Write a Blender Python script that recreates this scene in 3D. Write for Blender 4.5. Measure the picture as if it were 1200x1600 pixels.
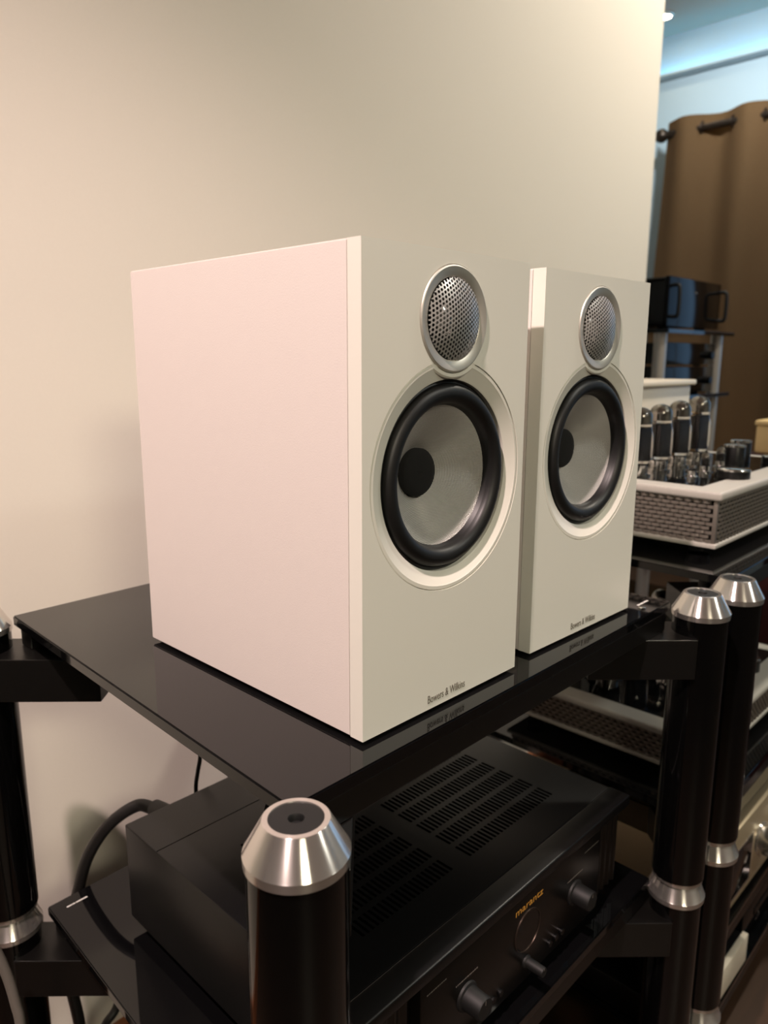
import bpy, bmesh, math, random
from mathutils import Vector, Matrix, noise
from mathutils.geometry import tessellate_polygon

random.seed(7)
for o in list(bpy.data.objects):
    bpy.data.objects.remove(o, do_unlink=True)
S = bpy.context.scene
COL = S.collection
PI = math.pi
E = 0.85            # height of the loudspeakers' undersides above the floor; all z below are relative to it

# ------------------------------------------------------------------ camera
cam = bpy.data.cameras.new('camera')
cam.sensor_width = 36.0
cam.lens = 1179.43 / 1600 * 36.0
cam.clip_start = 0.02
cam.dof.use_dof = True
cam.dof.focus_distance = 0.60
cam.dof.aperture_fstop = 7.5
camo = bpy.data.objects.new('camera', cam)
COL.objects.link(camo)
yaw, pitch, roll = 0.8024, -0.2020, 0.0027
fw = Vector((math.sin(yaw) * math.cos(pitch), math.cos(yaw) * math.cos(pitch), math.sin(pitch)))
rt = Vector((math.cos(yaw), -math.sin(yaw), 0))
up = rt.cross(fw)
r2 = math.cos(roll) * rt + math.sin(roll) * up
u2 = -math.sin(roll) * rt + math.cos(roll) * up
camo.matrix_world = Matrix(((r2.x, u2.x, -fw.x, -0.3458), (r2.y, u2.y, -fw.y, -0.3548), (r2.z, u2.z, -fw.z, 0.2696 + E), (0, 0, 0, 1)))
S.camera = camo

# ------------------------------------------------------------------ world, exposure
w = bpy.data.worlds.new('world'); S.world = w
w.use_nodes = True
w.node_tree.nodes['Background'].inputs[0].default_value = (0.9, 0.8, 0.68, 1)
w.node_tree.nodes['Background'].inputs[1].default_value = 0.05
S.view_settings.view_transform = 'Standard'
S.view_settings.look = 'None'
S.view_settings.gamma = 1.0
S.view_settings.use_curve_mapping = False
S.view_settings.exposure = 0.0

# ------------------------------------------------------------------ lights (ceiling spots of the showroom)
def lamp(name, loc, power, col, radius, angle=150, blend=0.6, aim=None):
    l = bpy.data.lights.new(name, 'SPOT')
    l.energy = power; l.color = col; l.shadow_soft_size = radius
    l.spot_size = math.radians(angle); l.spot_blend = blend
    o = bpy.data.objects.new(name, l); COL.objects.link(o)
    o.location = (loc[0], loc[1], loc[2] + E)
    if aim:
        d = Vector(aim) - Vector(loc)
        o.rotation_euler = d.to_track_quat('-Z', 'Y').to_euler()
    return o
WARM = (1.0, 0.82, 0.62)
lamp('ceiling_spot_key', (-0.86, -0.20, 1.80), 258, (1.0, 0.78, 0.735), 0.025, 66, 1.0, (0.10, 0.10, -0.22))
lamp('ceiling_spot_room', (1.5, -1.6, 1.80), 62, (1.0, 1.0, 0.90), 0.12)
lamp('ceiling_spot_left', (-1.1, -2.7, 1.80), 250, (1.0, 0.90, 0.68), 0.40, 62, 1.0, (0.05, 0.5, -0.45))
lamp('ceiling_spot_wall', (1.9, -0.3, 1.80), 98, (1.0, 0.915, 0.775), 0.05, 120, 0.9, (1.5, 0.66, 0.45))
lamp('ceiling_spot_far', (2.75, 0.75, 1.80), 54, (0.92, 1.0, 1.0), 0.05, 140, 0.9, (3.5, 1.1, 0.7))

# ------------------------------------------------------------------ materials
def srgb(*c):
    if len(c) == 1: c = (c[0],) * 3
    return tuple((v / 255 / 12.92 if v / 255 <= 0.04045 else ((v / 255 + 0.055) / 1.055) ** 2.4) for v in c) + (1,)

def mat(name, col, rough=0.5, metal=0.0, **k):
    m = bpy.data.materials.new(name); m.use_nodes = True
    b = m.node_tree.nodes['Principled BSDF']
    b.inputs['Base Color'].default_value = col
    b.inputs['Roughness'].default_value = rough
    b.inputs['Metallic'].default_value = metal
    for key, v in k.items():
        b.inputs[key.replace('_', ' ')].default_value = v
    return m

def nodes(m):
    return m.node_tree.nodes, m.node_tree.links, m.node_tree.nodes['Principled BSDF']

def add_noise(m, scale, amount, bump=0.0, detail=4, stretch=(1, 1, 1), dist=0.001):
    """mottle the base colour a little and add fine relief"""
    n, l, b = nodes(m)
    tc = n.new('ShaderNodeTexCoord'); mp = n.new('ShaderNodeMapping')
    mp.inputs['Scale'].default_value = stretch
    l.new(tc.outputs['Object'], mp.inputs['Vector'])
    t = n.new('ShaderNodeTexNoise'); t.inputs['Scale'].default_value = scale; t.inputs['Detail'].default_value = detail
    l.new(mp.outputs[0], t.inputs['Vector'])
    if amount:
        c = b.inputs['Base Color'].default_value[:]
        r = n.new('ShaderNodeMix'); r.data_type = 'RGBA'
        r.inputs['A'].default_value = tuple(v * (1 - amount) for v in c[:3]) + (1,)
        r.inputs['B'].default_value = tuple(min(1, v * (1 + amount)) for v in c[:3]) + (1,)
        l.new(t.outputs['Fac'], r.inputs['Factor']); l.new(r.outputs['Result'], b.inputs['Base Color'])
    if bump:
        bp = n.new('ShaderNodeBump'); bp.inputs['Strength'].default_value = bump; bp.inputs['Distance'].default_value = dist
        l.new(t.outputs['Fac'], bp.inputs['Height']); l.new(bp.outputs[0], b.inputs['Normal'])
    return m

M = {}
M['wall'] = add_noise(mat('cream_wall_paint', srgb(230, 223, 211), 0.75), 260, 0.015, 0.08)
M['wall_side'] = add_noise(mat('wall_paint_with_blue_light', srgb(205, 224, 236), 0.8), 200, 0.015, 0.08)  # blue light falling on the right wall is mixed into its base colour
M['ceiling'] = add_noise(mat('ceiling_paint', srgb(212, 196, 180), 0.85), 150, 0.02, 0.05)
M['wood'] = add_noise(mat('floor_wood', srgb(66, 46, 32), 0.45), 6, 0.35, 0.05, 6, (1, 12, 1))
M['wood_trim'] = add_noise(mat('trim_wood', srgb(150, 92, 58), 0.45), 8, 0.25, 0.0, 5, (1, 8, 8))
M['satin_white'] = add_noise(mat('satin_white_baffle', srgb(232, 231, 220), 0.42), 700, 0.01, 0.02)
M['foil_white'] = add_noise(mat('white_cabinet_foil', srgb(226, 218, 212), 0.5), 900, 0.012, 0.10)
M['trim_white'] = mat('satin_white_trim', srgb(231, 229, 218), 0.33)
M['rubber'] = mat('black_rubber', srgb(13, 13, 13), 0.46)
M['matte_black'] = mat('matte_black', srgb(8, 8, 8), 0.6)
M['foam'] = add_noise(mat('black_foam', srgb(13, 13, 13), 0.95), 1500, 0.3, 0.3)
M['alu'] = mat('turned_aluminium', srgb(226, 221, 215), 0.20, 0.92, Anisotropic=0.9, Anisotropic_Rotation=0.25)
M['alu_ring'] = mat('brushed_aluminium', srgb(214, 210, 200), 0.42, 0.75)
M['grille'] = mat('silver_grille_wire', srgb(214, 212, 208), 0.35, 0.7)
M['dome'] = mat('titanium_dome', srgb(190, 190, 188), 0.2, 1.0)
M['gloss_black'] = mat('gloss_black_tube', srgb(6, 6, 6), 0.09, 0.0)
M['frame_black'] = add_noise(mat('black_steel', srgb(13, 12, 11), 0.32), 300, 0.1, 0.02)
M['glass_black'] = mat('black_glass', srgb(10, 10, 11), 0.035, 0.0, IOR=1.52)
M['dark_acrylic'] = mat('dark_acrylic', srgb(8, 8, 9), 0.10, 0.0, IOR=1.32)
M['glass_edge'] = mat('dark_glass_edge', srgb(30, 34, 31), 0.12)
M['print'] = mat('white_print', srgb(205, 203, 198), 0.6)
M['grey_print'] = mat('grey_print', srgb(112, 105, 94), 0.55)
M['gold_print'] = mat('gold_print', srgb(226, 160, 66), 0.5)
M['faint_print'] = mat('faint_print', srgb(96, 90, 84), 0.6)
M['case_black'] = add_noise(mat('black_painted_case', srgb(7, 7, 8), 0.36), 1200, 0.12, 0.05)
M['panel_black'] = add_noise(mat('black_front_panel', srgb(10, 9, 8), 0.28), 500, 0.1, 0.02)
M['slot'] = mat('vent_void', srgb(3, 3, 3), 0.9, IOR=1.01)
M['cable'] = add_noise(mat('black_cable', srgb(24, 22, 21), 0.5), 400, 0.2, 0.1)
M['cable_grey'] = mat('grey_cable', srgb(120, 114, 108), 0.5)
M['plate_grey'] = add_noise(mat('light_grey_lacquer', srgb(184, 181, 173), 0.4), 500, 0.02)
M['mesh_metal'] = mat('woven_steel', srgb(150, 142, 134), 0.38, 0.7)
M['inner'] = mat('dark_inner', srgb(34, 28, 25), 0.8)
M['chrome'] = mat('chrome', srgb(215, 213, 210), 0.12, 1.0)
M['glass'] = mat('clear_tube_glass', (1, 1, 1, 1), 0.02, 0.0, Transmission_Weight=1.0, IOR=1.35)
M['getter'] = mat('silver_getter', srgb(150, 145, 138), 0.15, 1.0)
M['anode'] = mat('grey_anode', srgb(44, 42, 41), 0.45, 0.5)
M['champagne'] = add_noise(mat('champagne_aluminium', srgb(205, 188, 158), 0.38, 0.6), 600, 0.04)
M['curtain'] = add_noise(mat('brown_linen', srgb(146, 111, 75), 0.9), 500, 0.18, 0.3, 3, (1, 1, 0.25))
M['rod'] = mat('dark_bronze', srgb(78, 66, 58), 0.35, 0.8)
M['red'] = add_noise(mat('dark_red_lacquer', srgb(52, 11, 13), 0.35), 10, 0.15)
M['cream_box'] = add_noise(mat('cream_wood', srgb(226, 198, 144), 0.5), 30, 0.06)
M['silver_post'] = mat('silver_post', srgb(200, 194, 188), 0.35, 0.7)
M['ivory'] = mat('ivory_lacquer', srgb(226, 216, 198), 0.4)

# woven cone: two crossing families of silver threads
def weave():
    m = mat('woven_silver_cone', srgb(190, 188, 180), 0.36, 0.35)
    n, l, b = nodes(m)
    tc = n.new('ShaderNodeTexCoord'); sep = n.new('ShaderNodeSeparateXYZ')
    l.new(tc.outputs['Object'], sep.inputs[0])
    def math_(op, a, bb=None):
        q = n.new('ShaderNodeMath'); q.operation = op
        for i, v in enumerate((a, bb)):
            if v is None: continue
            if isinstance(v, (int, float)): q.inputs[i].default_value = v
            else: l.new(v, q.inputs[i])
        return q.outputs[0]
    k = 2 * PI / 0.0014
    u = math_('ADD', sep.outputs['X'], sep.outputs['Z']); v = math_('SUBTRACT', sep.outputs['X'], sep.outputs['Z'])
    a = math_('SINE', math_('MULTIPLY', u, k * 0.7)); c = math_('SINE', math_('MULTIPLY', v, k * 0.7))
    p = math_('MULTIPLY', a, c)
    f = math_('MULTIPLY_ADD', p, 0.5); f.node.inputs[2].default_value = 0.5
    r = n.new('ShaderNodeMix'); r.data_type = 'RGBA'
    r.inputs['A'].default_value = srgb(120, 117, 112); r.inputs['B'].default_value = srgb(250, 248, 244)
    l.new(f, r.inputs['Factor']); l.new(r.outputs['Result'], b.inputs['Base Color'])
    bp = n.new('ShaderNodeBump'); bp.inputs['Strength'].default_value = 0.9; bp.inputs['Distance'].default_value = 0.0006
    l.new(f, bp.inputs['Height']); l.new(bp.outputs[0], b.inputs['Normal'])
    return m
M['weave'] = weave()

def emis(name, col, s):
    m = mat(name, col, 0.5)
    b = m.node_tree.nodes['Principled BSDF']
    b.inputs['Emission Color'].default_value = col
    b.inputs['Emission Strength'].default_value = s
    return m
M['led_blue'] = emis('cyan_led_strip', (0.14, 0.64, 1.0, 1), 6)
M['dusk_pane'] = emis('dusk_blue_pane', (0.35, 0.62, 1.0, 1), 0.7)
M['lamp_glow'] = emis('spot_lamp_face', (1.0, 0.88, 0.62, 1), 60)

# ------------------------------------------------------------------ mesh helpers (all in loudspeaker-frame coordinates)
ORG = {}

def box(bm, x0, x1, y0, y1, z0, z1, bev=0.0, seg=2):
    r = bmesh.ops.create_cube(bm, size=1.0)
    vs = r['verts']
    for v in vs:
        v.co = Vector(((x0 + x1) / 2 + v.co.x * (x1 - x0), (y0 + y1) / 2 + v.co.y * (y1 - y0), (z0 + z1) / 2 + v.co.z * (z1 - z0)))
    if bev:
        es = list({e for v in vs for e in v.link_edges})
        bmesh.ops.bevel(bm, geom=es, offset=bev, segments=seg, affect='EDGES', profile=0.5)
    return vs

def obox(bm, c, ax, L, W, z0, z1, bev=0.0):
    """box centred at c (x, y), long axis along angle ax in plan"""
    b2 = bmesh.new(); box(b2, -L / 2, L / 2, -W / 2, W / 2, z0, z1, bev)
    b2.transform(Matrix.Translation((c[0], c[1], 0)) @ Matrix.Rotation(ax, 4, 'Z'))
    merge(bm, b2)

def merge(bm, b2):
    me = bpy.data.meshes.new('t'); b2.to_mesh(me); b2.free(); bm.from_mesh(me); bpy.data.meshes.remove(me)

def lathe(bm, prof, cx, cy, cz, axis='Z', n=48, a0=0.0, a1=2 * PI, cap=False):
    """revolve (radius, height) pairs about an axis through the centre"""
    full = abs(a1 - a0 - 2 * PI) < 1e-6
    cnt = n if full else n + 1
    rings = []
    for r, h in prof:
        ring = []
        for i in range(cnt):
            a = a0 + (a1 - a0) * i / n
            x, y = r * math.cos(a), r * math.sin(a)
            if axis == 'Z': co = (cx + x, cy + y, cz + h)
            elif axis == 'Y': co = (cx + x, cy + h, cz + y)
            else: co = (cx + h, cy + x, cz + y)
            ring.append(bm.verts.new(co))
        rings.append(ring)
    for A, B in zip(rings, rings[1:]):
        for i in range(cnt if full else cnt - 1):
            j = (i + 1) % cnt
            bm.faces.new((A[i], A[j], B[j], B[i]))
    if cap:
        bm.faces.new(rings[0]); bm.faces.new(rings[-1])
    return rings

def smooth_path(pts, k=8):
    P = [Vector(p) for p in pts]; out = []
    for i in range(len(P) - 1):
        p0 = P[max(i - 1, 0)]; p1 = P[i]; p2 = P[i + 1]; p3 = P[min(i + 2, len(P) - 1)]
        for j in range(k):
            t = j / k
            out.append(0.5 * ((2 * p1) + (p2 - p0) * t + (2 * p0 - 5 * p1 + 4 * p2 - p3) * t * t + (3 * p1 - p0 - 3 * p2 + p3) * t ** 3))
    out.append(P[-1]); return out

def tube(bm, pts, r, n=10, smooth=True):
    P = smooth_path(pts) if smooth else [Vector(p) for p in pts]
    rings = []; nrm = None
    for i, p in enumerate(P):
        t = (P[min(i + 1, len(P) - 1)] - P[max(i - 1, 0)]).normalized()
        if nrm is None: nrm = t.orthogonal().normalized()
        nrm = (nrm - t * nrm.dot(t)).normalized(); b = t.cross(nrm)
        rings.append([bm.verts.new(p + r * (math.cos(2 * PI * k / n) * nrm + math.sin(2 * PI * k / n) * b)) for k in range(n)])
    for A, B in zip(rings, rings[1:]):
        for k in range(n): bm.faces.new((A[k], A[(k + 1) % n], B[(k + 1) % n], B[k]))
    bm.faces.new(rings[0]); bm.faces.new(rings[-1])

def obj(name, bm, m, parent=None, smooth=None, org=None):
    """link a bmesh as one object; vertices are stored relative to its thing's origin"""
    o3 = Vector(org) if org else (ORG[parent.name] if parent else None)
    if o3 is None:
        xs = [v.co for v in bm.verts]
        lo = [min(c[i] for c in xs) for i in range(3)]; hi = [max(c[i] for c in xs) for i in range(3)]
        o3 = Vector(((lo[0] + hi[0]) / 2, (lo[1] + hi[1]) / 2, lo[2]))
    bmesh.ops.recalc_face_normals(bm, faces=bm.faces[:])
    for v in bm.verts: v.co -= o3
    me = bpy.data.meshes.new(name); bm.to_mesh(me); bm.free()
    me.materials.append(M[m] if isinstance(m, str) else m)
    if smooth:
        for p in me.polygons: p.use_smooth = True
        me.set_sharp_from_angle(angle=math.radians(smooth))
    o = bpy.data.objects.new(name, me); COL.objects.link(o)
    if parent: o.parent = parent
    else: o.location = o3 + Vector((0, 0, E))
    ORG[o.name] = o3.copy()
    return o

def thing(name, label, cat, org, group=None):
    o = bpy.data.objects.new(name, None); COL.objects.link(o)
    o.empty_display_size = 0.05
    o.location = Vector(org) + Vector((0, 0, E)); ORG[o.name] = Vector(org)
    return tag(o, label, cat, group)

def tag(o, label, cat, group=None):
    o['label'] = label; o['category'] = cat
    if group: o['group'] = group
    return o

def struct(name, bm, m, parent=None, **k):
    o = obj(name, bm, m, parent, **k)
    if not parent: o['kind'] = 'structure'
    return o

def bx(name, m, parent, *dims, bev=0.0, seg=2, smooth=None):
    bm = bmesh.new(); box(bm, *dims, bev=bev, seg=seg); return obj(name, bm, m, parent, smooth=40 if (bev and smooth is None) else smooth)

def lt(name, m, parent, prof, c, axis='Z', n=48, smooth=35, **k):
    bm = bmesh.new(); lathe(bm, prof, *c, axis=axis, n=n, **k); return obj(name, bm, m, parent, smooth=smooth)

def letters(name, txt, m, parent, loc, height, width, facing='front'):
    """flat printed lettering, scaled to the given cap height and total width"""
    cu = bpy.data.curves.new(name, 'FONT'); cu.body = txt; cu.size = 1.0; cu.extrude = 0.0; cu.resolution_u = 4
    t = bpy.data.objects.new('t', cu); COL.objects.link(t)
    dg = bpy.context.evaluated_depsgraph_get()
    me = bpy.data.meshes.new_from_object(t.evaluated_get(dg))
    bpy.data.objects.remove(t, do_unlink=True)
    bm = bmesh.new()
    vv = [bm.verts.new(v.co) for v in me.vertices]
    for p in me.polygons: bm.faces.new([vv[i] for i in p.vertices])
    bpy.data.meshes.remove(me)
    xs = [v.co.x for v in bm.verts]; ys = [v.co.y for v in bm.verts]
    sx = width / (max(xs) - min(xs)); sy = height / (max(ys) - min(ys)); x0 = min(xs); y0 = min(ys)
    for v in bm.verts:
        a, b = (v.co.x - x0) * sx, (v.co.y - y0) * sy
        v.co = Vector((loc[0] + a, loc[1], loc[2] + b)) if facing == 'front' else Vector((loc[0] + a, loc[1] + b, loc[2]))
    ex = bmesh.ops.extrude_face_region(bm, geom=bm.faces[:])
    for v in ex['geom']:
        if isinstance(v, bmesh.types.BMVert): v.co += Vector((0, -0.00015, 0)) if facing == 'front' else Vector((0, 0, 0.00015))
    for f in bm.faces: f.smooth = False; f.material_index = 0
    return obj(name, bm, m, parent)

def copy_tree(o, parent=None):
    c = o.copy(); COL.objects.link(c)
    ORG[c.name] = ORG.get(o.name, Vector()).copy()
    if parent: c.parent = parent
    for ch in [q for q in bpy.data.objects if q.parent == o]: copy_tree(ch, c)
    return c

# ------------------------------------------------------------------ the room
FZ, CZ = -E, 1.85
WX = 1.768                                     # where the wall behind the rack ends
def sbox(name, m, *d): 
    bm = bmesh.new(); box(bm, *d); return struct(name, bm, m)
sbox('floor', 'wood', -2.6, 3.9, -3.6, 2.6, FZ - 0.1, FZ)
sbox('wall_back', 'wall', -2.5, WX, 0.66, 0.80, FZ, CZ)
sbox('wall_left', 'wall', -2.6, -2.5, -3.5, 0.80, FZ, CZ)
sbox('wall_front', 'wall', -2.6, 3.75, -3.6, -3.5, FZ, CZ)
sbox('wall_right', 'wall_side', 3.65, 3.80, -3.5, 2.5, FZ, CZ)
sbox('wall_alcove', 'wall', 1.2, 3.75, 2.4, 2.5, FZ, CZ)
sbox('wall_alcove_side', 'wall', 1.2, 1.3, 0.80, 2.4, FZ, CZ)
sbox('ceiling', 'ceiling', -2.6, 3.9, -3.6, 2.6, CZ, CZ + 0.1)
sbox('baseboard_back', 'wood_trim', -2.5, WX, 0.645, 0.66, FZ, -0.772)
# cornice ledge along the right wall that hides the strip light
bm = bmesh.new()
prof = [(3.65, 1.646), (3.65, 1.655), (3.60, 1.655), (3.60, 1.663), (3.596, 1.663), (3.596, 1.651), (3.61, 1.648)]
A = [bm.verts.new((x, -3.5, z)) for x, z in prof]; B = [bm.verts.new((x, 2.4, z)) for x, z in prof]
for i in range(len(prof)):
    j = (i + 1) % len(prof); bm.faces.new((A[i], A[j], B[j], B[i]))
bm.faces.new(A); bm.faces.new(B)
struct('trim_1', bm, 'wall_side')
bm = bmesh.new(); box(bm, 3.612, 3.628, -3.4, 2.3, 1.655, 1.663)
tag(obj('light_strip', bm, 'led_blue'), 'cyan glowing light strip lying on the cornice above the curtain', 'light strip')

# dusk-blue window beside the curtain
bm = bmesh.new(); box(bm, 3.635, 3.652, -0.95, 0.12, 0.0, 1.22)
wi = struct('window_1', bm, 'dusk_pane')
for d in ((-1.0, -0.95, -0.05, 1.27), (0.12, 0.17, -0.05, 1.27), (-0.44, -0.40, 0.0, 1.22)):
    bm = bmesh.new(); box(bm, 3.62, 3.655, *d); obj('window_frame', bm, 'ivory', wi)
for d in ((-1.0, 0.17, 1.22, 1.27), (-1.0, 0.17, -0.05, 0.0)):
    bm = bmesh.new(); box(bm, 3.62, 3.655, *d); obj('window_frame', bm, 'ivory', wi)

# recessed ceiling spot at the top of the picture
t = thing('ceiling_spotlight', 'small glowing round spotlight in the ceiling beside the end of the cream wall', 'light', (3.40, 1.44, CZ))
lt('bezel', 'silver_post', t, [(0.030, 0.0), (0.045, 0.0), (0.045, -0.008), (0.030, -0.012)], (3.40, 1.44, CZ), n=32)
lt('lamp_face', 'lamp_glow', t, [(0.0005, -0.010), (0.030, -0.009)], (3.40, 1.44, CZ), n=32)

# ------------------------------------------------------------------ curtain on its rod
t = thing('curtain', 'brown linen eyelet curtain hanging in folds on the far wall', 'curtain', (3.5, 0.7, FZ))
def cur_x(s, z):
    a = 0.030 + 0.004 * math.sin(3 * s + z)
    return 3.5 - a * math.cos(2 * PI * (s - 0.088) / 0.285) + 0.008 * noise.noise(Vector((s * 6, z * 1.5, 0)))
bm = bmesh.new(); ns, nz = 220, 40; G = []
for i in range(ns + 1):
    s = -0.02 + 1.27 * i / ns; row = []
    for k in range(nz + 1):
        z = FZ + 0.02 + (1.405 - FZ - 0.02) * k / nz
        row.append(bm.verts.new((cur_x(s, z), 1.42 - s + 0.03 * min(1.0, (1.4 - z)) * math.exp(-s * 6) , z)))
    G.append(row)
for i in range(ns):
    for k in range(nz): bm.faces.new((G[i][k], G[i + 1][k], G[i + 1][k + 1], G[i][k + 1]))
bmesh.ops.solidify(bm, geom=bm.faces[:], thickness=0.0025)
obj('fabric', bm, 'curtain', t, smooth=60)
for q in range(5):
    for s in (0.088 + 0.285 * (q + 0.25), 0.088 + 0.285 * (q - 0.25)):
        if s < 0.1: continue
        bm = bmesh.new(); R = bmesh.ops.create_circle(bm, segments=8, radius=0.004)
        bm.clear()
        lathe(bm, [(0.0245 + 0.005 * math.cos(a), 0.004 * math.sin(a)) for a in [2 * PI * k / 8 for k in range(9)]], 3.5, 1.42 - s, 1.345, axis='Y', n=20)
        obj('eyelet', bm, 'rod', t, smooth=60)
t = thing('curtain_rod', 'dark bronze curtain rod with a ball finial at its end', 'curtain rod', (3.5, 0.7, 1.345))
lt('rod', 'rod', t, [(0.0165, -2.9), (0.0165, 0.0)], (3.5, 1.43, 1.345), axis='Y', n=20, cap=True)
lt('finial', 'rod', t, [(0.012, -0.03), (0.020, -0.026), (0.020, -0.02), (0.012, -0.014)] + [(max(0.0006, 0.033 * math.sin(a)), 0.02 - 0.033 * math.cos(a)) for a in [PI * k / 12 for k in range(2, 13)]], (3.5, 1.442, 1.345), axis='Y', n=24)
bx('bracket', 'rod', t, 3.5, 3.65, 1.412, 1.425, 1.325, 1.34, bev=0.002)

# ------------------------------------------------------------------ equipment racks
def glass_shelf(name, parent, c, zt, th=0.011):
    """black glass sheet with corners FL, FR, BR, BL and a small bevel"""
    bm = bmesh.new()
    f = [bm.verts.new((x, y, zt)) for x, y in c]; g = [bm.verts.new((x, y, zt - th)) for x, y in c]
    bm.faces.new(f); bm.faces.new(g[::-1])
    for i in range(4):
        j = (i + 1) % 4; bm.faces.new((f[i], g[i], g[j], f[j]))
    bmesh.ops.bevel(bm, geom=bm.edges[:], offset=0.0012, segments=2, affect='EDGES')
    return obj(name, bm, 'glass_black', parent, smooth=40)

def rack(label, levels, posts, corners, group=None):
    cx = sum(c[0] for c in corners) / 4; cy = sum(c[1] for c in corners) / 4
    t = thing('equipment_rack', label, 'rack', (cx, cy, FZ), group)
    for li, zs in enumerate(levels):
        zc = zs - 0.0085                                   # rim of the turned cones on this level
        lo = (levels[li + 1] - 0.0085 + 0.025) if li + 1 < len(levels) else FZ + 0.03
        for px, py in posts:
            # black tube below this level's cone
            pt = lt('post', 'gloss_black', t, [(0.0305, lo - 0.0005), (0.0305, zc - 0.0065)], (px, py, 0), n=64, cap=True)
            rb = 0.0320 if li == 0 else 0.0335
            cone = [(0.0310, -0.0068), (rb - 0.0002, -0.0064), (rb, -0.0005), (rb - 0.0004, 0.0)]
            if li == 0:
                cone += [(0.0206, 0.0195), (0.0200, 0.0200), (0.0166, 0.0201), (0.0164, 0.0192)]
            else:
                cone += [(0.0262, 0.0182), (0.0266, 0.0186), (0.0292, 0.0188), (0.0292, 0.0244), (0.0288, 0.0248)]
            cn = lt('cone', 'alu', t, cone, (px, py, zc), n=72, smooth=25)
            if li == 0:
                lt('cap_disc', 'matte_black', cn, [(0.0164, 0.0193), (0.0050, 0.0196), (0.0044, 0.0185), (0.0042, 0.0150), (0.0003, 0.0148)], (px, py, zc), n=40)
            if li == len(levels) - 1:
                lt('foot', 'alu', t, [(0.030, 0.03), (0.033, 0.026), (0.033, 0.012), (0.012, 0.0)], (px, py, FZ), n=40, cap=True)
            # arm from the post to below the glass, at 45 degrees
            d = Vector((cx - px, cy - py)); d = Vector((math.copysign(1, d.x), math.copysign(1, d.y))).normalized()
            a = math.atan2(d.y, d.x); L0, L1 = 0.014, 0.135
            bm = bmesh.new(); c = Vector((px, py)) + d * (L0 + L1) / 2
            obox(bm, c, a, L1 - L0, 0.062, zs - 0.081, zs - 0.034, 0.0008)
            ar = obj('arm', bm, 'frame_black', t)
            lt('rubber_pad', 'rubber', ar, [(0.008, zs - 0.034), (0.008, zs - 0.0112)], (*(Vector((px, py)) + d * 0.085), 0), n=20, cap=True)
        s = li * 0.006
        cs = [(x + s, y) for x, y in corners]
        glass_shelf('glass_shelf', t, cs, zs)
        fl, fr, br, bl = [Vector(c) for c in cs]
        # steel beams below the glass, front and back
        for (p, q, sg) in ((fl, fr, 1), (bl, br, -1)):
            dv = (q - p).normalized(); nn = Vector((-dv.y, dv.x)) * sg
            m = (p + q) / 2 + nn * 0.014; bm = bmesh.new()
            obox(bm, m, math.atan2(dv.y, dv.x), (q - p).length - 0.012, 0.024, zs - 0.0335, zs - 0.0112, 0.001)
            obj('beam', bm, 'frame_black', t)
    return t

R1C = [(-0.0828, -0.0214), (0.4768, -0.0167), (0.486, 0.486), (-0.0676, 0.4690)]
r1 = rack('black glass hifi rack with silver topped posts carrying the two white loudspeakers', [-0.0035, -0.365, -0.70],
          [(-0.098, -0.045), (0.500, -0.043), (0.516, 0.510), (-0.097, 0.485)], R1C, 'black glass racks')
R2C = [(0.620, -0.0320), (1.200, -0.022), (1.21, 0.47), (0.628, 0.46)]
r2_ = rack('black glass hifi rack at the right edge carrying the valve amplifiers', [-0.0035, -0.350, -0.600, -0.745],
           [(0.5887, -0.050), (1.222, -0.044), (1.235, 0.49), (0.597, 0.485)], R2C, 'black glass racks')
# tiny printed marks on the glass corners
def marks(parent, x, y, z, segs, h, ang=0.0):
    bm = bmesh.new()
    for a, b in segs:
        obox(bm, (x + (a + b) / 2 * math.cos(ang), y + (a + b) / 2 * math.sin(ang)), ang, b - a, h, z, z + 0.0002)
    obj('printed_mark', bm, 'print', parent)
marks(r1, -0.046, 0.452, -0.365, [(0, .0065), (.007, .010), (.011, .025)], 0.0022, 0.02)
marks(r1, 0.437, 0.004, -0.0035, [(0, .004), (.005, .007), (.008, .012), (.013, .015), (.016, .021), (.022, .025)], 0.0026)
lt('glass_pad', 'chrome', r1, [(0.0042, -0.0035), (0.0042, -0.0022), (0.003, -0.0018)], (0.431, -0.004, 0), n=20, cap=True)

# ------------------------------------------------------------------ loudspeakers
SW, SH, SD, BF = 0.189, 0.344, 0.2946, 0.0128
WC, WR = (0.0945, 0.1812), 0.0872       # woofer trim centre and radius
TC, TR = (0.0945, 0.2968), 0.0384       # tweeter

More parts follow.
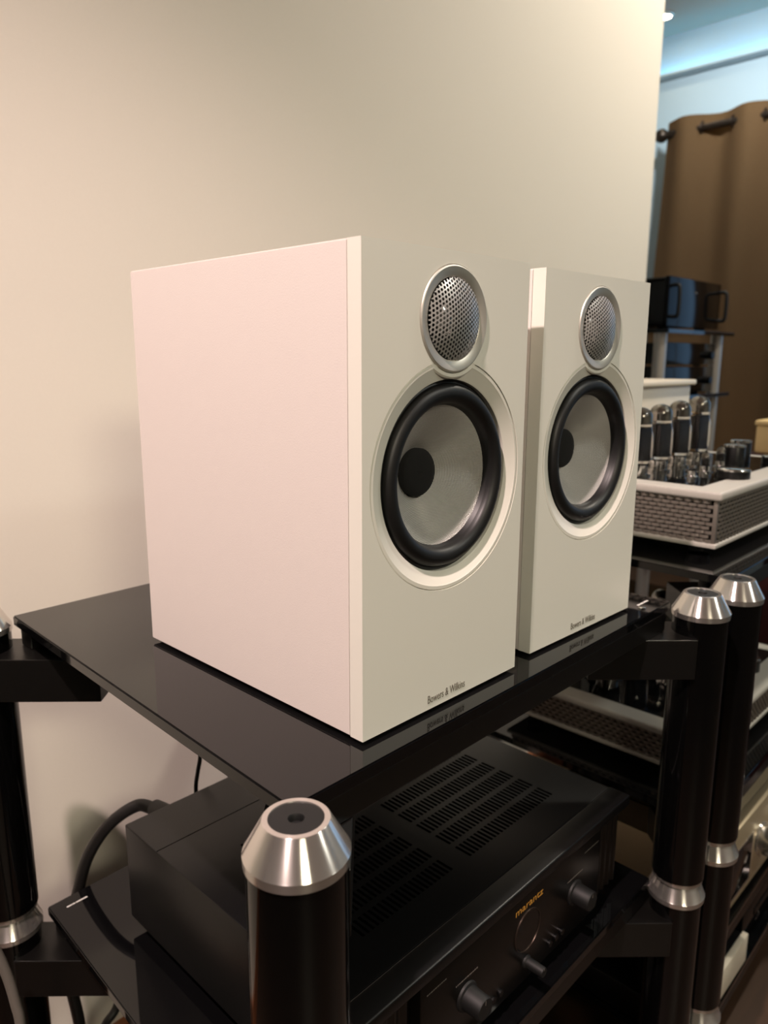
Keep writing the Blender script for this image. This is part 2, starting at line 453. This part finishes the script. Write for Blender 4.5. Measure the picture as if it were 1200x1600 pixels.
def make_speaker(label):
    t = thing('loudspeaker', label, 'loudspeaker', (SW / 2, SD / 2, -0.0035), 'white bookshelf loudspeakers')
    # cabinet: five panels, open towards the baffle
    bm = bmesh.new(); box(bm, 0, SW, BF + 0.0006, SD, 0, SH)
    f = min(bm.faces, key=lambda q: q.calc_center_median().y); bmesh.ops.delete(bm, geom=[f], context='FACES_ONLY')
    es = [e for e in bm.edges if not e.is_boundary]
    bmesh.ops.bevel(bm, geom=es, offset=0.0010, segments=2, affect='EDGES')
    bmesh.ops.solidify(bm, geom=bm.faces[:], thickness=0.003)
    obj('cabinet', bm, 'foil_white', t)
    # baffle with one opening for woofer and tweeter
    bm = bmesh.new()
    outer = [(0, 0), (SW, 0), (SW, SH), (0, SH)]
    hole = []
    n = 160
    for i in range(n):                                       # woofer circle outside the tweeter circle
        a = PI / 2 + 2 * PI * i / n; p = (WC[0] + WR * math.cos(a), WC[1] + WR * math.sin(a))
        if math.hypot(p[0] - TC[0], p[1] - TC[1]) > TR: hole.append((p, 0))
    a_ = [p for p, _ in hole]
    tw = []
    for i in range(n):
        a = -PI / 2 + 2 * PI * i / n; p = (TC[0] + TR * math.cos(a), TC[1] + TR * math.sin(a))
        if math.hypot(p[0] - WC[0], p[1] - WC[1]) > WR: tw.append(p)
    hole = a_ + tw                                           # woofer runs from the left crossing round to the right one, tweeter back
    pts = [Vector((x, 0, z)) for x, z in outer]; hp = [Vector((x, 0, z)) for x, z in hole]
    tris = tessellate_polygon([pts, hp])
    allp = pts + hp
    F = [bm.verts.new(p) for p in allp]; K = [bm.verts.new(p + Vector((0, BF, 0))) for p in allp]
    for a, b, c in tris:
        if len({a, b, c}) == 3:
            bm.faces.new((F[a], F[b], F[c])); bm.faces.new((K[c], K[b], K[a]))
    for base, cnt in ((0, 4), (4, len(hp))):
        for i in range(cnt):
            j = base + (i + 1) % cnt; q = base + i
            bm.faces.new((F[q], F[j], K[j], K[q]))
    es = [e for e in bm.edges if len(e.link_faces) == 2 and all(v in set(F[:4] + K[:4]) for v in e.verts) and e.calc_face_angle(0) > 1.0]
    bf = obj('baffle', bm, 'satin_white', t)
    letters('brand_lettering', 'Bowers & Wilkins', 'grey_print', bf, (0.0708, -0.0001, 0.0050), 0.0066, 0.0462)
    # woofer trim ring
    wt = lt('woofer_trim', 'trim_white', t, [(0.0868, 0.004), (0.0867, 0.0008), (0.0862, 0.0003), (0.0838, 0.0003), (0.0830, 0.0008), (0.0742, 0.0032), (0.0728, 0.0040), (0.0726, 0.0135)], (WC[0], 0, WC[1]), axis='Y', n=128, smooth=25)
    # raised lip that dips round the tweeter
    lt('trim_lip', 'trim_white', wt, [(0.0386, 0.004), (0.0387, 0.0002), (0.0412, 0.0002), (0.0424, 0.0012), (0.0428, 0.0045)], (TC[0], 0, TC[1]), axis='Y', n=40, smooth=25, a0=-PI / 2 - 0.93, a1=-PI / 2 + 0.93)
    lt('basket', 'matte_black', t, [(0.0727, 0.0125), (0.0700, 0.0125)], (WC[0], 0, WC[1]), axis='Y', n=96)
    sr = [(0.0725, 0.0075), (0.0712, 0.0060), (0.0700, 0.0058)]
    for k in range(13):
        a = PI * k / 12; sr.append((0.0626 + 0.0072 * math.cos(a), 0.0072 - 0.0068 * math.sin(a)))
    sr += [(0.0550, 0.0086), (0.0538, 0.0105), (0.0530, 0.0125)]
    lt('rubber_surround', 'rubber', t, sr, (WC[0], 0, WC[1]), axis='Y', n=128, smooth=50)
    cone = []
    for k in range(13):
        u = k / 12; cone.append((0.0540 + (0.0185 - 0.0540) * u, 0.0108 + 0.0275 * (u ** 1.12)))
    lt('woofer_cone', 'weave', t, cone, (WC[0], 0, WC[1]), axis='Y', n=128, smooth=60)
    lt('dust_plug', 'foam', t, [(0.0190, 0.044), (0.0192, 0.0335), (0.0180, 0.0318), (0.0120, 0.0306), (0.0003, 0.0302)], (WC[0], 0, WC[1]), axis='Y', n=64, smooth=50)
    # tweeter
    lt('tweeter_ring', 'alu_ring', t, [(0.0380, 0.004), (0.0380, 0.0000), (0.0376, -0.0008), (0.0368, -0.0012), (0.0306, -0.0002), (0.0298, 0.0004), (0.0295, 0.0014), (0.0293, 0.0062)], (TC[0], 0, TC[1]), axis='Y', n=128, smooth=30)
    lt('tweeter_well', 'matte_black', t, [(0.0298, 0.006), (0.0292, 0.012), (0.0140, 0.014), (0.0003, 0.014)], (TC[0], 0, TC[1]), axis='Y', n=64)
    lt('tweeter_dome', 'dome', t, [(0.0125, 0.0120), (0.0110, 0.0085), (0.0070, 0.0062), (0.0003, 0.0054)], (TC[0], 0, TC[1]), axis='Y', n=48)
    # grille: three families of flat wires over a shallow dome
    bm = bmesh.new(); RG = 0.0291
    def dome(x, z, e=0.0):
        return Vector((TC[0] + x, -0.0004 - 0.0060 * (1 - (x * x + z * z) / RG ** 2) + e, TC[1] + z))
    sp = 0.00282; hw = 0.00027
    for fam in range(3):
        a = PI / 2 + PI * fam / 3; d = Vector((math.cos(a), math.sin(a))); q = Vector((-d.y, d.x))
        k = -11
        while k <= 11:
            off = (k + 0.5) * sp
            k += 1
            if abs(off) > RG - 0.0006: continue
            L = math.sqrt(RG * RG - off * off); m = max(4, int(L / 0.003)); prev = None
            for i in range(m + 1):
                s = -L + 2 * L * i / m; c = q * off + d * s
                w0 = c + q * hw; w1 = c - q * hw
                cur = [bm.verts.new(dome(w0.x, w0.y)), bm.verts.new(dome(w1.x, w1.y)), bm.verts.new(dome(w1.x, w1.y, 0.0006)), bm.verts.new(dome(w0.x, w0.y, 0.0006))]
                if prev:
                    for g in range(4): bm.faces.new((prev[g], prev[(g + 1) % 4], cur[(g + 1) % 4], cur[g]))
                prev = cur
    g = obj('tweeter_grille', bm, 'grille', t); g['kind'] = 'stuff'
    # feet
    for x in (0.018, SW - 0.018):
        for y in (0.022, SD - 0.022):
            lt('rubber_foot', 'rubber', t, [(0.0065, -0.0035), (0.007, 0.0005)], (x, y, 0), n=24, cap=True)
    return t

sp1 = make_speaker('white bookshelf loudspeaker nearer the camera, its whole pale side in view')
sp2 = copy_tree(sp1)
sp2['label'] = 'white bookshelf loudspeaker farther back, partly hidden behind the nearer one'
sp2.location.x += 0.2262; sp2.location.y += 0.0056
sp2.rotation_euler.z = math.radians(-0.9)

# ------------------------------------------------------------------ amplifier on the second shelf
AX0, AX1, AY0, AY1, AZ = -0.008, 0.434, 0.003, 0.368, -0.235
t = thing('receiver', 'black receiver with gold lettering on the shelf below the loudspeakers', 'receiver', ((AX0 + AX1) / 2, (AY0 + AY1) / 2, -0.365))
bx('case', 'case_black', t, AX0, AX1, AY0 + 0.018, AY1, -0.350, AZ, bev=0.002)
bm = bmesh.new(); n_ = 0
for bank in ((0.060, 0.185), (0.215, 0.375)):
    for r in range(7):
        y0 = 0.062 + 0.0275 * r; x = bank[0]
        while x < bank[1]:
            box(bm, x, x + 0.0028, y0, y0 + 0.020, AZ - 0.0004, AZ + 0.00025); x += 0.0062
v = obj('vent_slots', bm, 'slot', t); v['kind'] = 'stuff'
bx('cover_seam', 'slot', t, AX0 + 0.001, AX1 - 0.001, 0.300, 0.3008, AZ - 0.0004, AZ + 0.00015)
# front: central panel with recessed rounded wings
fp = bx('front_panel', 'panel_black', t, 0.064, 0.372, AY0 - 0.006, AY0 + 0.018, -0.349, -0.247, bev=0.0015)
bx('front_lip', 'case_black', t, AX0 - 0.001, AX1 + 0.001, AY0 - 0.008, AY0 + 0.018, -0.2475, AZ + 0.0006, bev=0.002, seg=3)
for x0, x1 in ((AX0, 0.0635), (0.3725, AX1)):
    bm = bmesh.new(); N = 28; P0 = []
    for i in range(N + 1):
        u = i / N; x = x0 + (x1 - x0) * u
        y = AY0 + 0.004 + 0.0016 * math.cos(u * 2 * PI * 5)
        P0.append((bm.verts.new((x, y, -0.349)), bm.verts.new((x, y, -0.248)), bm.verts.new((x, AY0 + 0.018, -0.349)), bm.verts.new((x, AY0 + 0.018, -0.248))))
    for a, b in zip(P0, P0[1:]):
        bm.faces.new((a[0], b[0], b[1], a[1])); bm.faces.new((a[2], a[3], b[3], b[2])); bm.faces.new((a[1], b[1], b[3], a[3])); bm.faces.new((a[0], a[2], b[2], b[0]))
    bm.faces.new((P0[0][0], P0[0][1], P0[0][3], P0[0][2])); bm.faces.new((P0[-1][0], P0[-1][2], P0[-1][3], P0[-1][1]))
    obj('side_wing', bm, 'panel_black', t, smooth=50)
yf = AY0 - 0.006
letters('brand_lettering', 'marantz', 'gold_print', fp, (0.204, yf - 0.0001, -0.2640), 0.0062, 0.048)
pr = lt('display_ring', 'rod', t, [(0.0225, 0.0), (0.0225, -0.0012), (0.0216, -0.0012), (0.0214, 0.0)], (0.226, yf, -0.2905), axis='Y', n=64)
lt('display_glass', 'glass_black', pr, [(0.0213, -0.0004), (0.0003, -0.0004)], (0.226, yf, -0.2905), axis='Y', n=48)
for x, r in ((0.128, 0.0115), (0.318, 0.0115), (0.226, 0.0055)):
    z = -0.300 if r > 0.01 else -0.327
    k = lt('knob', 'matte_black', t, [(r * 1.25, 0.0), (r * 1.2, -0.002), (r, -0.003), (r * 0.94, -0.020), (r * 0.86, -0.0215), (0.0003, -0.0215)], (x, yf, z), axis='Y', n=40)
    bx('pointer', 'faint_print', k, x - 0.0004, x + 0.0004, yf - 0.0217, yf - 0.0213, z + r * 0.4, z + r * 0.8)
for i, x in enumerate((0.158, 0.170, 0.182, 0.270, 0.282, 0.294)):
    lt('button', 'case_black', t, [(0.0034, 0.0), (0.0034, -0.002), (0.0003, -0.0022)], (x, yf, -0.334), axis='Y', n=20)
bm = bmesh.new()
for x0, x1, z in ((0.072, 0.098, -0.262), (0.112, 0.144, -0.2805), (0.302, 0.334, -0.2805), (0.336, 0.366, -0.262)):
    x = x0
    while x < x1:
        w_ = random.uniform(0.0012, 0.0035); box(bm, x, min(x + w_, x1), yf - 0.0002, yf, z, z + 0.0011); x += w_ + 0.0008
v = obj('panel_print', bm, 'faint_print', fp); v['kind'] = 'stuff'
for x, y in ((0.03, 0.04), (0.396, 0.04), (0.03, 0.33), (0.396, 0.33)):
    lt('foot', 'rubber', t, [(0.020, -0.365), (0.022, -0.352), (0.022, -0.350)], (x, y, 0), n=28, cap=True)
lt('plug', 'cable', t, [(0.013, 0.0), (0.014, 0.02), (0.010, 0.045)], (0.047, AY1 - 0.01, -0.256), axis='Y', n=20, cap=True)

# ------------------------------------------------------------------ cables
def cable(label, pts, r, m='cable', group=None, name='cable'):
    bm = bmesh.new(); tube(bm, pts, r, 12)
    return tag(obj(name, bm, m, smooth=60), label, 'cable', group)
cable('thick black power cable arching from the back of the receiver', [(0.045, 0.400, -0.256), (0.036, 0.425, -0.258), (0.012, 0.45, -0.283), (-0.006, 0.475, -0.328), (-0.016, 0.49, -0.379), (-0.026, 0.50, -0.434), (-0.029, 0.51, -0.50), (-0.0275, 0.51, -0.534), (-0.0216, 0.512, -0.587), (-0.01, 0.53, -0.70), (0.0, 0.56, -0.842)], 0.0072)
cable('black cable hanging behind the second shelf, right of the thick power cable', [(0.09, 0.43, -0.30), (0.090, 0.50, -0.36), (0.072, 0.53, -0.48), (0.042, 0.53, -0.605), (0.020, 0.53, -0.632), (0.006, 0.555, -0.69), (-0.03, 0.60, -0.842)], 0.0058)
cable('thin dark cable showing between the upper shelf and the receiver', [(0.104, 0.372, -0.29), (0.101, 0.395, -0.27), (0.1016, 0.40, -0.252), (0.1054, 0.40, -0.232), (0.111, 0.402, -0.214), (0.125, 0.42, -0.185), (0.16, 0.46, -0.16), (0.21, 0.51, -0.20), (0.25, 0.55, -0.40), (0.26, 0.57, -0.845)], 0.0026)
cable('grey cable curving down at the bottom left corner', [(-0.150, 0.40, -0.30), (-0.142, 0.40, -0.325), (-0.1356, 0.40, -0.3496), (-0.1305, 0.40, -0.3765), (-0.1268, 0.40, -0.4069), (-0.1245, 0.40, -0.4328), (-0.124, 0.405, -0.50), (-0.13, 0.42, -0.843)], 0.0052, 'cable_grey')

# ------------------------------------------------------------------ valve amplifiers on the right rack
def weave_panel(name, parent, p0, p1, z0, z1, nrm):
    """basket-weave side: staggered little arched strips"""
    p0, p1 = Vector(p0), Vector(p1); L = (p1 - p0).length; d = (p1 - p0) / L; nn = Vector(nrm)
    bm = bmesh.new(); px = 0.0128; rows = int((z1 - z0) / 0.0056); dz = (z1 - z0) / rows; row = 0
    for row in range(rows):
        s = 0.002 + (px / 2 if row % 2 else 0)
        z = z0 + dz * row
        while s + px * 0.92 < L:
            prev = None
            for k in range(5):
                u = k / 4; q = p0 + d * (s + px * 0.98 * u); h = 0.0032 * math.sin(PI * u)
                a = q + nn * h
                cur = (bm.verts.new((a.x, a.y, z + dz * 0.12)), bm.verts.new((a.x, a.y, z + dz * 0.86)))
                if prev: bm.faces.new((prev[0], cur[0], cur[1], prev[1]))
                prev = cur
            s += px
    o = obj(name, bm, 'mesh_metal', parent, smooth=60); o['kind'] = 'stuff'; return o

def power_tube(parent, x, y, z, h, r):
    prof = [(r * 0.62, 0.012), (r * 0.80, 0.018), (r, 0.032), (r, h * 0.60), (r * 0.86, h * 0.68), (r * 0.84, h * 0.80), (r * 0.86, h * 0.86)]
    for k in range(1, 8):
        a = PI / 2 * k / 7; prof.append((max(0.0004, r * 0.86 * math.cos(a)), h * 0.86 + h * 0.14 * math.sin(a)))
    g = lt('power_tube', 'glass', parent, prof, (x, y, z), n=32, smooth=60)
    lt('tube_base', 'chrome', g, [(r * 0.95, 0.0), (r * 0.95, 0.003), (r * 0.74, 0.004), (r * 0.74, 0.018), (r * 0.66, 0.020)], (x, y, z), n=32, cap=True)
    bm = bmesh.new(); box(bm, x - r * 0.62, x + r * 0.62, y - r * 0.34, y + r * 0.34, z + 0.024, z + h * 0.70, 0.002)
    box(bm, x - r * 0.74, x + r * 0.74, y - 0.001, y + 0.001, z + 0.026, z + h * 0.69)
    obj('anode', bm, 'anode', g, smooth=40)
    lt('mica_disc', 'getter', g, [(r * 0.80, h * 0.715), (r * 0.80, h * 0.725), (0.0004, h * 0.727)], (x, y, z), n=24)
    gp = [(r * 0.80, h * 0.76)]
    for k in range(0, 8):
        a = PI / 2 * k / 7; gp.append((max(0.0004, (r * 0.86 - 0.0012) * math.cos(a)), h * 0.86 + (h * 0.14 - 0.0015) * math.sin(a)))
    lt('getter_flash', 'getter', g, gp, (x, y, z), n=28, smooth=60)
    return g

def valve_amp(label, x0, x1, y0, y1, zb, zp, zt, tubes, smalls, caps, knobs, cover):
    t = thing('valve_amplifier', label, 'amplifier', ((x0 + x1) / 2, (y0 + y1) / 2, zb - 0.012), 'valve amplifiers')
    bx('chassis', 'inner', t, x0 + 0.012, x1 - 0.012, y0 + 0.012, y1 - 0.012, zb + 0.004, zp)
    bx('bottom_plate', 'plate_grey', t, x0 + 0.004, x1 - 0.004, y0 + 0.004, y1 - 0.004, zb, zb + 0.007, bev=0.002)
    tp = bx('top_plate', 'plate_grey', t, x0, x1, y0, y1, zp, zt, bev=0.004, seg=3)
    bx('black_inset', 'glass_black', tp, x0 + 0.034, x1 - 0.034, y0 + 0.040, y1 - 0.02, zt - 0.002, zt + 0.0008)
    bx('corner_post', 'mesh_metal', t, x0 + 0.0065, x0 + 0.0125, y0 + 0.0065, y0 + 0.0125, zb + 0.005, zp, bev=0.001)
    weave_panel('woven_side', t, (x0 + 0.008, y0 + 0.008, 0), (x0 + 0.008, y1 - 0.008, 0), zb + 0.007, zp, (-1, 0, 0))
    weave_panel('woven_front', t, (x0 + 0.008, y0 + 0.008, 0), (x1 - 0.008, y0 + 0.008, 0), zb + 0.007, zp, (0, -1, 0))
    for x in (x0 + 0.04, x1 - 0.04):
        for y in (y0 + 0.04, y1 - 0.04):
            lt('foot', 'rubber', t, [(0.014, zb - 0.012), (0.017, zb + 0.001)], (x, y, 0), n=24, cap=True)
    for x, y, h, r in tubes: power_tube(t, x, y, zt + 0.0008, h, r)
    for x, y, h, r in smalls:
        g = lt('small_tube', 'glass', t, [(r, 0.008), (r, h * 0.75), (r * 0.8, h * 0.88), (r * 0.35, h * 0.94), (r * 0.12, h), (0.0003, h)], (x, y, zt), n=24, smooth=60)
        lt('tube_collar', 'chrome', g, [(r * 1.7, 0.0009), (r * 1.7, 0.002), (r * 1.15, 0.003), (r * 1.1, 0.010)], (x, y, zt), n=28)
        lt('anode', 'anode', g, [(r * 0.6, 0.010), (r * 0.6, h * 0.62), (0.0003, h * 0.63)], (x, y, zt), n=16)
        gp = [(r * 0.95, h * 0.70), (r * 0.78, h * 0.86), (r * 0.3, h * 0.92)]
        lt('getter_flash', 'getter', g, gp, (x, y, zt), n=20, smooth=60)
    for x, y, h, r in caps:
        c = lt('capacitor', 'case_black', t, [(r, 0.0006), (r, h - 0.002), (r * 0.94, h)], (x, y, zt), n=32, cap=True)
        lt('silver_top', 'chrome', c, [(r * 1.03, h - 0.003), (r * 1.03, h + 0.0006), (r * 0.9, h + 0.0016), (0.0003, h + 0.0018)], (x, y, zt), n=32)
    for x, y, h, r in knobs:
        c = lt('knob', 'case_black', t, [(r, 0.0002), (r, h)], (x, y, zt), n=40, cap=True)
        lt('silver_top', 'chrome', c, [(r * 1.02, h - 0.0015), (r * 1.02, h + 0.0010), (r * 0.94, h + 0.0022), (0.0003, h + 0.0024)], (x, y, zt), n=40)
    if cover:
        a0, a1, b0, b1, h = cover
        c = bx('transformer_cover', 'ivory', t, a0 + 0.008, a1 - 0.008, b0 + 0.008, b1 - 0.008, zt + 0.0008, zt + h - 0.010, bev=0.003)
        bx('lid', 'ivory', c, a0, a1, b0, b1, zt + h - 0.010, zt + h, bev=0.003)
    return t

valve_amp('pale grey valve amplifier with woven sides and tall tubes on the right rack top shelf',
          0.690, 1.155, 0.013, 0.350, 0.0115, 0.079, 0.092,
          [(0.752, 0.165, 0.104, 0.0205), (0.822, 0.165, 0.106, 0.0205), (0.893, 0.165, 0.109, 0.0205), (0.973, 0.165, 0.114, 0.0205)],
          [(0.868, 0.107, 0.034, 0.0075), (0.945, 0.112, 0.036, 0.0075), (0.80, 0.10, 0.020, 0.006)],
          [(0.967, 0.098, 0.036, 0.0165), (1.030, 0.110, 0.038, 0.0165)],
          [(0.838, 0.052, 0.013, 0.0235), (1.045, 0.055, 0.013, 0.0235)],
          (0.760, 1.128, 0.235, 0.340, 0.138))
valve_amp('grey valve amplifier in shade on the second shelf of the right rack', 0.682, 1.150, 0.004, 0.345, -0.330, -0.280, -0.268,
          [(0.800, 0.215, 0.120, 0.024), (0.885, 0.205, 0.120, 0.024), (0.97, 0.20, 0.12, 0.024)],
          [(0.845, 0.130, 0.045, 0.010), (0.90, 0.115, 0.045, 0.010)], [],
          [(1.000, 0.050, 0.022, 0.017)],
          (0.735, 0.80, 0.250, 0.335, 0.11))

# champagne amplifier on the third shelf of the right rack
t = thing('integrated_amplifier', 'champagne metal amplifier with dark window and round knobs, below the shaded valve amplifier', 'amplifier', (0.92, 0.15, -0.600))
bx('case', 'champagne', t, 0.690, 1.135, -0.005, 0.330, -0.588, -0.452, bev=0.003)
fp = bx('front_panel', 'champagne', t, 0.685, 1.140, -0.022, -0.005, -0.590, -0.450, bev=0.002)
bx('display_window', 'glass_black', fp, 0.730, 0.868, -0.0235, -0.021, -0.572, -0.492, bev=0.001)
bx('window_frame', 'alu', fp, 0.726, 0.872, -0.0228, -0.0212, -0.576, -0.488)
for x, r in ((0.912, 0.026), (1.00, 0.014), (1.075, 0.026)):
    k = lt('knob', 'alu', t, [(r * 1.1, 0.0), (r * 1.08, -0.003), (r, -0.004), (r * 0.97, -0.024), (r * 0.90, -0.026), (0.0003, -0.026)], (x, -0.022, -0.520), axis='Y', n=40)
    bx('pointer', 'slot', k, x - 0.0008, x + 0.0008, -0.0485, -0.0478, -0.520 + r * 0.4, -0.520 + r * 0.85)
bm = bmesh.new()
for i in range(40): box(bm, 0.76 + 0.0075 * i, 0.763 + 0.0075 * i, 0.08, 0.26, -0.4522, -0.4515)
v = obj('vent_slots', bm, 'slot', t); v['kind'] = 'stuff'
for x in (0.73, 1.09):
    for y in (0.03, 0.29): lt('foot', 'rubber', t, [(0.018, -0.600), (0.020, -0.588)], (x, y, 0), n=24, cap=True)

# slim white unit and black box on the lowest shelf of the right rack
t = thing('power_supply', 'slim off-white unit on the lowest shelf of the right rack', 'hifi unit', (0.76, 0.12, -0.745))
bx('case', 'case_black', t, 0.640, 0.884, -0.018, 0.24, -0.739, -0.690, bev=0.002)
bx('front_panel', 'ivory', t, 0.637, 0.887, -0.028, -0.018, -0.741, -0.688, bev=0.0015)
lt('button', 'alu', t, [(0.006, 0.0), (0.006, -0.003), (0.0003, -0.0034)], (0.655, -0.028, -0.715), axis='Y', n=20)
for x in (0.67, 0.85):
    for y in (0.02, 0.2): lt('foot', 'rubber', t, [(0.012, -0.745), (0.012, -0.739)], (x, y, 0), n=20, cap=True)
t = thing('disc_player', 'glossy black player right of the slim off-white unit at the bottom right', 'player', (1.05, 0.12, -0.745))
bx('case', 'glass_black', t, 0.915, 1.185, -0.010, 0.25, -0.738, -0.672, bev=0.002)
bx('edge_strip', 'alu', t, 0.913, 0.917, -0.010, 0.25, -0.676, -0.6715)
bx('disc_tray', 'panel_black', t, 0.97, 1.13, -0.012, -0.009, -0.712, -0.698, bev=0.001)
for x in (0.94, 1.16):
    for y in (0.02, 0.2): lt('foot', 'rubber', t, [(0.012, -0.745), (0.012, -0.738)], (x, y, 0), n=20, cap=True)

# ------------------------------------------------------------------ dark red cabinet with a cream box on it
t = thing('side_cabinet', 'dark red lacquered cabinet standing behind the right rack', 'cabinet', (1.82, 0.02, FZ))
bx('body', 'red', t, 1.61, 2.03, -0.24, 0.28, FZ + 0.05, 0.020, bev=0.002)
bx('top_panel', 'red', t, 1.60, 2.04, -0.26, 0.292, 0.020, 0.043, bev=0.003)
bx('plinth', 'matte_black', t, 1.63, 2.01, -0.21, 0.26, FZ, FZ + 0.05)
for x0, x1, hx in ((1.615, 1.817, 1.80), (1.823, 2.025, 1.84)):
    d = bx('door', 'red', t, x0, x1, -0.256, -0.24, FZ + 0.06, 0.012, bev=0.002)
    lt('handle', 'alu', d, [(0.006, 0.0), (0.006, -0.012), (0.010, -0.016), (0.010, -0.024), (0.0003, -0.026)], (hx, -0.256, -0.35), axis='Y', n=20)
t = thing('wooden_box', 'cream wooden box with rounded edges at the right edge, lit from above', 'box', (1.78, 0.16, 0.043))
bx('body', 'cream_box', t, 1.62, 1.94, 0.02, 0.278, 0.043, 0.108, bev=0.004)
bx('lid', 'cream_box', t, 1.616, 1.944, 0.016, 0.282, 0.1085, 0.122, bev=0.005, seg=3)

# ------------------------------------------------------------------ far rack with black power amplifier
FX0, FX1, FY = 2.02, 2.43, 0.70
t = thing('component_rack', 'far component rack with dark shelves and silver posts before the curtain', 'rack', (2.24, 0.88, FZ))
for zs in (0.358, 0.150, -0.10, -0.36, -0.62):
    glass_shelf('shelf', t, [(1.955, 0.665), (2.50, 0.665), (2.50, 1.10), (1.955, 1.10)], zs, 0.012)
for x, y in ((1.99, 0.705), (2.445, 0.705), (1.99, 1.06), (2.445, 1.06)):
    lt('post', 'silver_post', t, [(0.020, FZ), (0.020, 0.346)], (x, y, 0), n=28, cap=True)
t = thing('power_amplifier', 'black power amplifier with front handles on the far rack before the curtain', 'amplifier', (2.23, 0.87, 0.358))
bx('case', 'case_black', t, 2.04, 2.41, 0.715, 1.02, 0.374, 0.512, bev=0.002)
fp = bx('front_panel', 'dark_acrylic', t, 2.015, 2.432, 0.700, 0.715, 0.368, 0.520, bev=0.002)
bx('top_cover', 'case_black', t, 2.03, 2.42, 0.715, 1.03, 0.512, 0.518, bev=0.001)
for x in (2.034, 2.420):
    bm = bmesh.new(); tube(bm, [(x, 0.702, 0.492), (x, 0.684, 0.493), (x, 0.676, 0.486), (x, 0.674, 0.460), (x, 0.674, 0.43), (x, 0.676, 0.404), (x, 0.684, 0.397), (x, 0.702, 0.398)], 0.006, 10)
    obj('handle', bm, 'matte_black', t, smooth=60)
bx('indicator', 'faint_print', fp, 2.21, 2.23, 0.6990, 0.7005, 0.478, 0.482)
for x in (2.08, 2.37):
    for y in (0.74, 0.98): lt('foot', 'rubber', t, [(0.016, 0.358), (0.020, 0.374)], (x, y, 0), n=24, cap=True)
def unit(label, z0, z1, group):
    t = thing('audio_component', label, 'hifi unit', (2.22, 0.87, z0), group)
    bx('case', 'case_black', t, 2.035, 2.415, 0.712, 1.0, z0 + 0.008, z1, bev=0.002)
    f = bx('front_panel', 'dark_acrylic', t, 2.025, 2.422, 0.700, 0.712, z0 + 0.006, z1 + 0.001, bev=0.002)
    lt('knob', 'case_black', t, [(0.014, 0.0), (0.013, -0.016), (0.0003, -0.017)], (2.37, 0.700, (z0 + z1) / 2), axis='Y', n=24)
    for x in (2.07, 2.37):
        for y in (0.74, 0.96): lt('foot', 'rubber', t, [(0.012, z0), (0.014, z0 + 0.008)], (x, y, 0), n=20, cap=True)
unit('upper of two black units stacked below the power amplifier on the far rack', 0.242, 0.318, 'black units on the far rack')
unit('lower of two black units stacked below the power amplifier on the far rack', 0.150, 0.2405, 'black units on the far rack')
